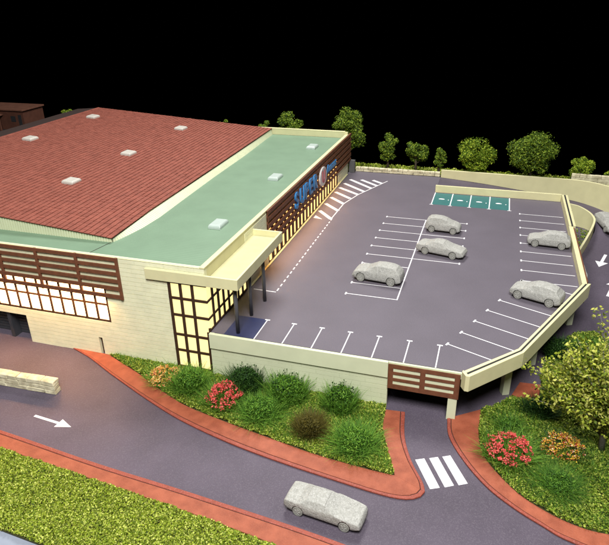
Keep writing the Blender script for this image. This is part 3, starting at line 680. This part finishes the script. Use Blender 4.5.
# ================================================================ CARS
def car_proto(kind):
    """returns dict of meshes; nose at +x, base z=0. top profile, widths and belt by kind"""
    P = {
     'hatch': dict(L=4.5, W=1.9, prof=[(-2.25,.62),(-2.2,.98),(-2.0,1.18),(-1.75,1.42),(-1.3,1.56),(-.5,1.62),(.15,1.56),(.75,1.28),(1.15,1.05),(1.7,.97),(2.08,.82),(2.25,.55)], belt=.98, wb=2.75, r=.37, cab=(-2.0, 1.1)),
     'suv': dict(L=4.75, W=1.95, prof=[(-2.37,.65),(-2.34,1.0),(-2.15,1.3),(-1.9,1.55),(-1.4,1.68),(-.5,1.72),(.1,1.66),(.7,1.36),(1.05,1.14),(1.7,1.06),(2.15,.92),(2.37,.6)], belt=1.06, wb=2.95, r=.40, cab=(-2.1, 1.0)),
     'compact': dict(L=4.0, W=1.82, prof=[(-2.0,.6),(-1.98,1.05),(-1.85,1.4),(-1.55,1.6),(-1.0,1.68),(-.2,1.66),(.4,1.5),(.95,1.2),(1.35,1.02),(1.7,.9),(1.9,.75),(2.0,.5)], belt=1.0, wb=2.45, r=.35, cab=(-1.85, 1.2)),
     'sedan': dict(L=5.15, W=1.95, prof=[(-2.57,.62),(-2.52,.92),(-2.2,1.0),(-1.65,1.04),(-1.25,1.22),(-.75,1.42),(-.2,1.48),(.35,1.44),(.85,1.2),(1.25,1.0),(1.9,.93),(2.4,.82),(2.57,.55)], belt=.97, wb=3.0, r=.37, cab=(-1.55, 1.2)),
     'saloon': dict(L=5.5, W=2.05, prof=[(-2.75,.6),(-2.70,1.0),(-2.35,1.08),(-1.75,1.1),(-1.45,1.25),(-1.1,1.4),(-.3,1.46),(.2,1.42),(.7,1.22),(1.1,1.02),(1.9,.94),(2.6,.84),(2.75,.5)], belt=1.0, wb=3.3, r=.37, cab=(-1.7, 1.0)),
    }[kind]
    L, W = P['L'], P['W']; xs = np.array([p[0] for p in P['prof']]); zs = np.array([p[1] for p in P['prof']])
    X = np.unique(np.r_[np.linspace(-L/2, L/2, 27), xs]); b = bmesh.new(); rows = []
    for x in X:
        top = float(np.interp(x, xs, zs)); e = abs(x)/(L/2); hw = W/2*(1-.13*max(0, (e-.62)/.38)**2.2)
        belt = min(P['belt'], top-.04); f = min(1, max(0, (top-P['belt'])/.45))
        zb = .20+.14*max(0, (e-.86)/.14); zb = min(zb, top-.2)
        rw = hw*(.86-.16*f); mid = zb+(belt-zb)*.55
        prof = [(0, zb), (hw*.86, zb), (hw*.97, zb+.10), (hw, mid), (hw*.965, belt), (hw*.965*(1-.4*f)+rw*.4*f if f else rw*1.04, belt+(top-belt)*.45), (rw, top-.05-.02*f), (rw*.62, top), (0, top+.025)]
        ring = [b.verts.new((x, -y, z)) for y, z in prof] + [b.verts.new((x, y, z)) for y, z in prof[-2:0:-1]]
        rows.append(ring)
    k = len(rows[0]); cabf = []
    for i in range(len(rows)-1):
        for j in range(k):
            f = b.faces.new((rows[i][j], rows[i][(j+1) % k], rows[i+1][(j+1) % k], rows[i+1][j]))
            xm = (X[i]+X[i+1])/2
            if j in (4, 5, 10, 9) and False: cabf.append(f)
    b.faces.new(rows[0][::-1]); b.faces.new(rows[-1])
    bmesh.ops.recalc_face_normals(b, faces=b.faces)
    # side glass lightly engraved
    side = {}
    for f in b.faces:
        c = f.calc_center_median(); n = f.normal
        if P['cab'][0]+.35 < c.x < P['cab'][1]-.35 and abs(n.y) > .45 and c.z > P['belt']+.02 and len(f.verts) == 4: side.setdefault(c.y > 0, []).append(f)
    for fs in side.values():
        lo = sorted(fs, key=lambda q: q.calc_center_median().x); half = [q for q in lo if q.calc_center_median().x < -.35], [q for q in lo if q.calc_center_median().x >= -.35]
        for h in half:
            if h: bmesh.ops.inset_region(b, faces=h, thickness=.045, depth=-.045)
    for sgn in (-1, 1):
        fs = [f for f in b.faces if f.is_valid and len(f.verts) == 4 and sgn*f.normal.x > .3 and f.normal.z > .25 and f.calc_center_median().z > P['belt']+.06 and abs(f.calc_center_median().y) < W*.36]
        if fs: bmesh.ops.inset_region(b, faces=fs, thickness=.05, depth=-.03)
    me = bpy.data.meshes.new('body_raw'); b.to_mesh(me); b.free(); me.materials.append(M['car_grey']); me.materials.append(M['arch_dark'])
    o = bpy.data.objects.new('tmp', me); col.objects.link(o)
    s = o.modifiers.new('s', 'SUBSURF'); s.levels = 1; s.render_levels = 1
    cut = []
    for xw in (-P['wb']/2, P['wb']/2):
        cm = MB().tube([(xw, -1.3, P['r']), (xw, 1.3, P['r'])], P['r']+.055, 24).mesh('cut', 'arch_dark', fix=True)
        co = bpy.data.objects.new('tmpc', cm); col.objects.link(co); cut.append(co)
        bo = o.modifiers.new('b', 'BOOLEAN'); bo.operation = 'DIFFERENCE'; bo.object = co; bo.solver = 'EXACT'
    dg = bpy.context.evaluated_depsgraph_get(); dg.update(); body = bpy.data.meshes.new_from_object(o.evaluated_get(dg))
    for q in [o]+cut: bpy.data.objects.remove(q)
    body.polygons.foreach_set('use_smooth', [True]*len(body.polygons)); body.name = 'body'
    r = P['r']; wh = MB()
    ring = [(0, .10), (.55, .10), (.62, .115), (.70, .085), (.9, .10), (1.0, .07), (1.0, -.1), (0, -.1)]
    seg = 24; pr = ring
    for (rr, yy) in pr:
        for q in range(seg): a = 2*math.pi*q/seg; wh.v.append((r*rr*math.cos(a), -yy, r*rr*math.sin(a)))
    for i in range(len(pr)-1):
        for q in range(seg): wh.f.append((i*seg+q, i*seg+(q+1) % seg, (i+1)*seg+(q+1) % seg, (i+1)*seg+q))
    wheel = wh.mesh('wheel', 'tyre_grey', fix=True)
    rm = MB()
    for q in range(5):
        a = 2*math.pi*q/5; c, s_ = math.cos(a), math.sin(a); w2 = .045
        pts = [(c*.06-s_*w2, s_*.06+c*w2), (c*.06+s_*w2, s_*.06-c*w2), (c*r*.6+s_*w2, s_*r*.6-c*w2), (c*r*.6-s_*w2, s_*r*.6+c*w2)]
        n = len(rm.v); rm.v += [(x, -.10, z) for x, z in pts]+[(x, -.122, z) for x, z in pts]
        rm.f += [(n+4, n+5, n+6, n+7)]+[(n+i, n+(i+1) % 4, n+4+(i+1) % 4, n+4+i) for i in range(4)]
    rim = rm.mesh('rim', 'car_grey', fix=True)
    return dict(body=body, wheel=wheel, rim=rim, P=P)
PROTO = {k: car_proto(k) for k in ('hatch', 'suv', 'compact', 'sedan', 'saloon')}
def car(kind, loc, ang, label, scale=1., slope=(0, 0), group='grey cast model cars', mm=None):
    p = PROTO[kind]; t = tag(empty('car', loc, ang), label, 'car', group); t.scale = (scale, scale, scale*1.06)
    t.rotation_euler = (slope[0], slope[1], ang)
    b = bpy.data.objects.new('body', p['body']); col.objects.link(b); b.parent = t
    q = p['P']
    for sx in (-1, 1):
        for sy in (-1, 1):
            wl = bpy.data.objects.new('wheel', p['wheel']); col.objects.link(wl); wl.parent = t
            wl.location = (sx*q['wb']/2, sy*(q['W']/2-.10), q['r']); wl.rotation_euler = (0, 0, 0 if sy < 0 else math.pi)
            rm = bpy.data.objects.new('rim', p['rim']); col.objects.link(rm); rm.parent = wl
    return t
def at_wheels(w1, w2, half):     # centre of a car from its two near-side wheel contacts (left, right in plan)
    a = Vector(w1); b = Vector(w2); d = (b-a).normalized(); n = Vector((-d.y, d.x)); c = (a+b)/2+n*half; return c, math.atan2(d.y, d.x)
c, a = at_wheels((-4.25, -19.44), (-1.17, -19.76), .9)
car('suv', (c.x, c.y, .005), a+math.pi, 'pale grey cast car alone in the end bays of the stall block', 1.08)
c, a = at_wheels((1.22, -10.82), (4.27, -11.53), .9)
car('sedan', (c.x, c.y, .005), a, 'grey cast saloon car with a long boot, parked askew on the deck', 1.06)
c, a = at_wheels((1.21, -3.95), (3.63, -4.12), .85)
car('compact', (c.x, c.y, .005), a, 'short tall grey cast car parked behind the askew saloon', 1.06)
c, a = at_wheels((13.18, -5.47), (15.8, -5.65), .9)
car('hatch', (c.x, c.y, .005), a+math.pi, 'grey cast hatchback in the row along the brown side panel', 1.04)
c, a = at_wheels((11.21, -19.16), (13.75, -20.09), .9)
car('hatch', (c.x, c.y, .005), a+math.pi, 'light grey cast hatchback in the slanted bays by the cream parapet', 1.08)
car('saloon', (-.75, -45.45, GZ+.005), R(-6.5), 'large pale grey cast saloon car driving on the lower road', 1.0)
car('hatch', (23.45, 12.6, -3.33), R(-70), 'grey cast car coming down round the curved ramp', 1.0, slope=(0, R(7)))
car('hatch', (18.5, -2.3, GZ+.005), R(93), 'pale grey cast car on the road below the deck side panel', 1.0)

# ================================================================ TREES
def clumps(n, c, rad, rmin, rmax, seed):
    g = np.random.default_rng(seed); out = []
    while len(out) < n:
        p = g.uniform(-1, 1, 3)
        if np.linalg.norm(p) < 1 and np.linalg.norm(p) > .25: out.append((c+p*rad*(1-.35*abs(p[2])*0), g.uniform(rmin, rmax)))
    return out
def cloud(cl, per, seed, size, jitter=.5):
    g = np.random.default_rng(seed); P = []; Nn = []
    for c, r in cl:
        d = unit(g.normal(size=(per, 3))); rr = r*g.uniform(.55, 1.05, per)[:, None]
        P.append(c+d*rr*np.array([1, 1, .85])); Nn.append(d*1.2)
    return np.concatenate(P), np.concatenate(Nn)
def tree(name, x, y, z, h, wd, label, seed, leafm='tree_leaf', trunk=.25, nclump=30, per=190, ls=(.16, .34), low=.22, group=None):
    g = random.Random(seed)
    t = tag(empty(name, (x, y, z)), label, 'tree', group)
    cz = z+h*(low+(1-low)/2); rad = np.array([wd/2*.78, wd/2*.7, h*(1-low)/2*.80]); c = np.array([x, y, cz])
    cl = clumps(nclump, c, rad, wd*.12, wd*.2, seed)
    lean = (g.uniform(-.2, .2), g.uniform(-.2, .2))
    tr = MB().tube([(x, y, z-.15), (x+lean[0]*.5, y+lean[1]*.5, z+h*.25), (x+lean[0], y+lean[1], z+h*.6)], [trunk, trunk*.8, trunk*.4], 8)
    for (p, r) in cl[::2]:
        s = Vector((x+lean[0]*.6, y+lean[1]*.6, z+h*g.uniform(.2, .5))); e = Vector(p); mid = s.lerp(e, .5)+Vector((0, 0, -.1*h*.2))
        tr.tube([s, mid, e], [trunk*.35, trunk*.22, trunk*.1], 5)
    tr.build('trunk', 'bark', t, smooth=True, fix=True)
    P, Nn = cloud(cl, per, seed+1, ls)
    leaves('crown', P, RNG.uniform(ls[0], ls[1], len(P)), leafm, t, aspect=.7, nrm=Nn)
    return t
TG = 'trees on the bank behind the deck'
T = [('tree', -16.0, 23.4, -.05, 9.6, 6.0, 'tall bushy dark green tree behind the end of the slatted facade', 'tree_leaf', 40, .2),
     ('tree', -9.1, 22.6, -.05, 5.9, 3.7, 'small upright green tree between the tall facade tree and its round neighbour', 'tree_leaf', 22, .18),
     ('tree', -4.5, 22.6, -.05, 5.3, 4.1, 'round crowned green tree, second along the low rear stone wall', 'tree_leaf', 24, .2),
     ('tree', -.75, 22.5, -.05, 4.3, 2.5, 'slim little green tree at the end of the rear stone wall', 'tree_leaf', 16, .15),
     ('tree', 4.85, 22.6, -.05, 5.9, 6.3, 'broad bright green tree behind the start of the ramp wall', 'tree_leaf_bright', 40, .08),
     ('tree', 13.2, 22.7, -.05, 7.0, 7.4, 'largest wide dark green tree behind the ramp wall', 'tree_leaf', 55, .12),
     ('tree', 20.4, 22.9, -.05, 3.9, 3.8, 'low round green tree where the ramp wall starts to curve', 'tree_leaf_bright', 22, .1),
     ('tree', 25.0, 22.9, -.05, 2.4, 3.4, 'low bushy green tree behind the stone wall past the curve', 'tree_leaf_bright', 16, .1),
     ('tree', -26.6, 23.2, -.05, 9.1, 5.2, 'rounded green tree rising behind the far edge of the green roof', 'tree_leaf', 34, .2),
     ('tree', -31.2, 23.2, -.05, 7.6, 2.6, 'small green treetop just showing over the tiled roof corner', 'tree_leaf', 16, .3),
     ('tree', -38.6, 23.2, -.05, 7.6, 2.4, 'narrow treetop barely showing above the red roof edge', 'tree_leaf', 14, .3),
     ('tree', -72.5, 24.5, -.05, 7.2, 4.2, 'pale green treetop peeping over the ridge of the red roof', 'tree_leaf_bright', 26, .2)]
for i, (nm, x, y, z, h, wd, lb, lm, nc, low) in enumerate(T): tree(nm, x, y, z, h, wd, lb, 100+i*7, lm, .22, nc, 210, (.16, .36), low, TG)
# foreground lime tree: real branches, big leaves in sprays
def lime_tree():
    t = tag(empty('tree', (17.55, -34.1, PZ-.05)), 'lime green leafy tree with open branches beside the slanted parapet', 'tree')
    g = random.Random(5); br = MB(); base_ = Vector((17.55, -34.1, PZ-.1)); P = []; S = []
    br.tube([base_, base_+Vector((-.1, .1, 1.6)), base_+Vector((-.2, .3, 3.0)), base_+Vector((-.25, .5, 5.2))], [.27, .22, .17, .07], 9)
    cen = Vector((16.5, -33.2, 1.0)); rad = Vector((4.3, 3.2, 4.0))
    for i in range(120):
        while True:
            p = Vector((g.uniform(-1, 1), g.uniform(-1, 1), g.uniform(-1, 1)))
            if .45 < p.length < 1: break
        e = cen+Vector((p.x*rad.x, p.y*rad.y, p.z*rad.z))
        if e.z < -.6 and e.x < 15.8 and i > 2: e.z += 2.2
        if i == 0: e = Vector((15.9, -31.6, 6.0))
        if i == 1: e = Vector((11.6, -31.5, .6))
        if i == 2: e = Vector((12.2, -32.4, -1.8))
        s = base_+Vector((-.15, .3, g.uniform(1.2, 4.6))); mid = s.lerp(e, .55)+Vector((g.uniform(-.4, .4), g.uniform(-.4, .4), g.uniform(0, .5)))
        br.tube([s, mid, e], [.07, .045, .015], 5)
        for q in range(95):
            u = g.uniform(.45, 1.04)**.8; a = s.lerp(mid, u/.55) if u < .55 else mid.lerp(e, (u-.55)/.45)
            P.append(a+Vector((g.gauss(0, .26), g.gauss(0, .26), g.gauss(0, .22)))); S.append(g.uniform(.18, .40))
    br.build('trunk', 'bark_light', t, smooth=True, fix=True)
    leaves('crown', np.array([tuple(p) for p in P]), np.array(S), 'lime_leaf', t, up=.7, aspect=.62)
lime_tree()

# ================================================================ PLANTS
def tuft(x, y, h, wd, n, m, label, wide=.055, droop=.45, lean=.36, tips=None, seed=0):
    t = tag(empty('grass_plant', (x, y, PZ-.06)), label, 'plant', 'planted grass tufts')
    blades('blades', int(n*1.9), wd, h, wide*.66, m, t, droop=droop, lean=lean)
    k = int(620*wd); g = RNG; a = g.uniform(0, 2*np.pi, k); rr = np.sqrt(g.uniform(0, 1, k)); hh = g.uniform(.15, 1, k)
    prof = np.sqrt(np.maximum(0, 1-(hh*1.02-.1)**2*.9)); d = np.c_[np.cos(a), np.sin(a), np.full(k, .9)]
    C = np.c_[np.cos(a)*rr*prof*wd*.46, np.sin(a)*rr*prof*wd*.46, hh*h*.82]+g.normal(0, .05, (k, 3))
    o = leaves('foliage', C, g.uniform(.16, .36, k), m, None, aspect=.28, nrm=unit(g.normal(size=(k, 3)))*1.2); o.parent = t; tag(o, kind='stuff')
    if tips:
        k = tips[1]; a = RNG.uniform(0, 2*np.pi, k); r = wd*.38*np.sqrt(RNG.uniform(0, 1, k)); C = np.c_[np.cos(a)*r, np.sin(a)*r, h*RNG.uniform(.55, .95, k)]
        o = leaves('leaf_tips', C, RNG.uniform(.12, .26, k), tips[0], None, aspect=.6); o.parent = t; tag(o, kind='stuff')
    return t
def flower(x, y, h, wd, nb, petal, nf, label, blade='blade_green', fs=(.14, .28), seed=1):
    nf = int(nf*1.5); fs = (fs[0]*.72, fs[1]*.72)
    g = np.random.default_rng(seed)
    t = tag(empty('flower_bush', (x, y, PZ-.06)), label, 'flowers', 'flowering bushes')
    blades('blades', nb*2, wd, h*.85, .035, blade, t, droop=.3, lean=.5)
    k = nf; a = g.uniform(0, 2*np.pi, k); r = wd*.52*np.sqrt(g.uniform(0, 1, k))
    Cc = np.c_[np.cos(a)*r, np.sin(a)*r, h*(1-.55*(r/(wd*.52))**2)*g.uniform(.72, 1.05, k)]
    C = np.repeat(Cc, 9, 0)+g.normal(0, .085, (k*9, 3))
    o = leaves('petals', C, g.uniform(fs[0], fs[1], len(C)), petal, None, up=.5, aspect=.85); o.parent = t; tag(o, kind='stuff')
    return t
flower(-18.7, -35.2, 1.15, 2.9, 260, 'petal_orange', 75, 'orange, yellow and white flowering bush below the lit corner window', 'blade_green', (.10, .22), 3)
tuft(-16.0, -35.6, 1.8, 3.0, 650, 'blade_green', 'yellowish green grass tuft between the orange and the red flowers', .06, lean=.5)
flower(-12.1, -36.9, 2.1, 3.0, 420, 'petal_red', 62, 'coral red flowering bush on the bed along the cream wall', 'blade_green', (.16, .30), 5)
tuft(-11.1, -34.6, 2.5, 3.2, 620, 'blade_dark', 'dark green tuft behind the coral red flowers, against the cream wall', .06, tips=('blade_dark', 120))
tuft(-7.2, -34.7, 2.5, 3.5, 760, 'blade_green', 'tall green tuft with dark tips, second along the cream wall', .055, tips=('blade_dark', 160))
tuft(-2.5, -34.7, 2.4, 2.9, 640, 'blade_green', 'tall green tuft with dark tips, nearest the brown slatted panel', .055, tips=('blade_dark', 160))
tuft(-8.6, -37.2, 1.5, 3.5, 800, 'blade_green', 'bright green spreading tuft between the coral flowers and the brown tuft', .05, lean=.42)
tuft(-4.1, -38.2, 1.45, 2.2, 1400, 'blade_olive', 'round brown olive grass ball in the bed', .04, droop=.2, lean=.5)
tuft(-.3, -38.7, 1.5, 3.4, 800, 'blade_green', 'bright green spreading tuft in the corner of the bed by the crosswalk', .05, lean=.42)
flower(10.9, -36.6, 1.9, 3.2, 500, 'petal_red', 78, 'coral red flowering bush beside the crosswalk pavement', 'blade_green', (.15, .28), 9)
flower(14.7, -34.9, 1.2, 3.0, 240, 'petal_mixed', 85, 'yellow and dark red flowering bush under the lime green tree', 'blade_dark', (.11, .22), 11)
tuft(14.3, -38.6, .8, 2.9, 1500, 'blade_mid', 'bright green spreading tuft along the curved pavement under the tree', .035, lean=.45)
tuft(11.0, -33.4, .9, 1.9, 420, 'blade_mid', 'low green tuft behind the coral flowers by the crosswalk', .05, lean=.6)
tuft(15.4, -21.4, 1.9, 2.8, 600, 'blade_dark', 'dark green tuft under the edge of the slanted parapet', .07, tips=('blade_dark', 120))
tuft(17.9, -20.6, 1.7, 2.8, 500, 'blade_green', 'green tuft at the road corner of the shaded bed', .07, tips=('blade_dark', 100))
tuft(13.2, -30.6, 1.2, 2.6, 450, 'blade_dark', 'dark green tuft beside the small red paving patch', .06)

# loose grass fibres growing between the plants
def wisps(poly, n, h, m, label, freq=.9):
    lo = np.min(poly, 0); hi = np.max(poly, 0); P = RNG.uniform(lo, hi, (n, 2)); P = P[inpoly(P, poly)]
    patch = np.sin(P[:, 0]*freq+1.3*np.sin(P[:, 1]*.8))+np.cos(P[:, 1]*freq*1.2-.5*P[:, 0]); P = P[patch > RNG.uniform(-1.2, 1.0, len(P))]
    k = len(P); root = np.c_[P, np.full(k, PZ)]; a = RNG.uniform(0, 2*np.pi, k)
    out = np.c_[np.cos(a), np.sin(a), np.zeros(k)]; side = np.c_[-np.sin(a), np.cos(a), np.zeros(k)]*.016
    hh = h*RNG.uniform(.35, 1.1, k)[:, None]; ll = hh*RNG.uniform(.1, .8, k)[:, None]; rows = []
    for t, ww in ((0, 1), (.5, .8), (1, .15)):
        p = root+out*ll*t**1.7+np.array([0, 0, 1.])*hh*(t-.2*t*t); rows += [p-side*ww, p+side*ww]
    V = np.stack(rows, 1).reshape(-1, 3); f = np.array([[0, 1, 3, 2], [2, 3, 5, 4]])
    o = link('grass_fibres', raw_mesh('grass_fibres', V, (np.arange(k)[:, None, None]*6+f[None]).reshape(-1, 4), m))
    return tag(o, label, 'grass', kind='stuff')
def shrink(poly, d):
    c = np.mean(poly, 0); return [tuple(np.array(p)+(c-np.array(p))/np.linalg.norm(c-np.array(p))*d) for p in poly]
wisps(shrink(bed1, .35), 26000, .75, 'blade_green', 'loose green grass fibres between the tufts along the cream wall')
wisps(shrink(bed2, .35), 42000, .70, 'blade_mid', 'loose darker grass fibres in the bed under the lime green tree', .7)
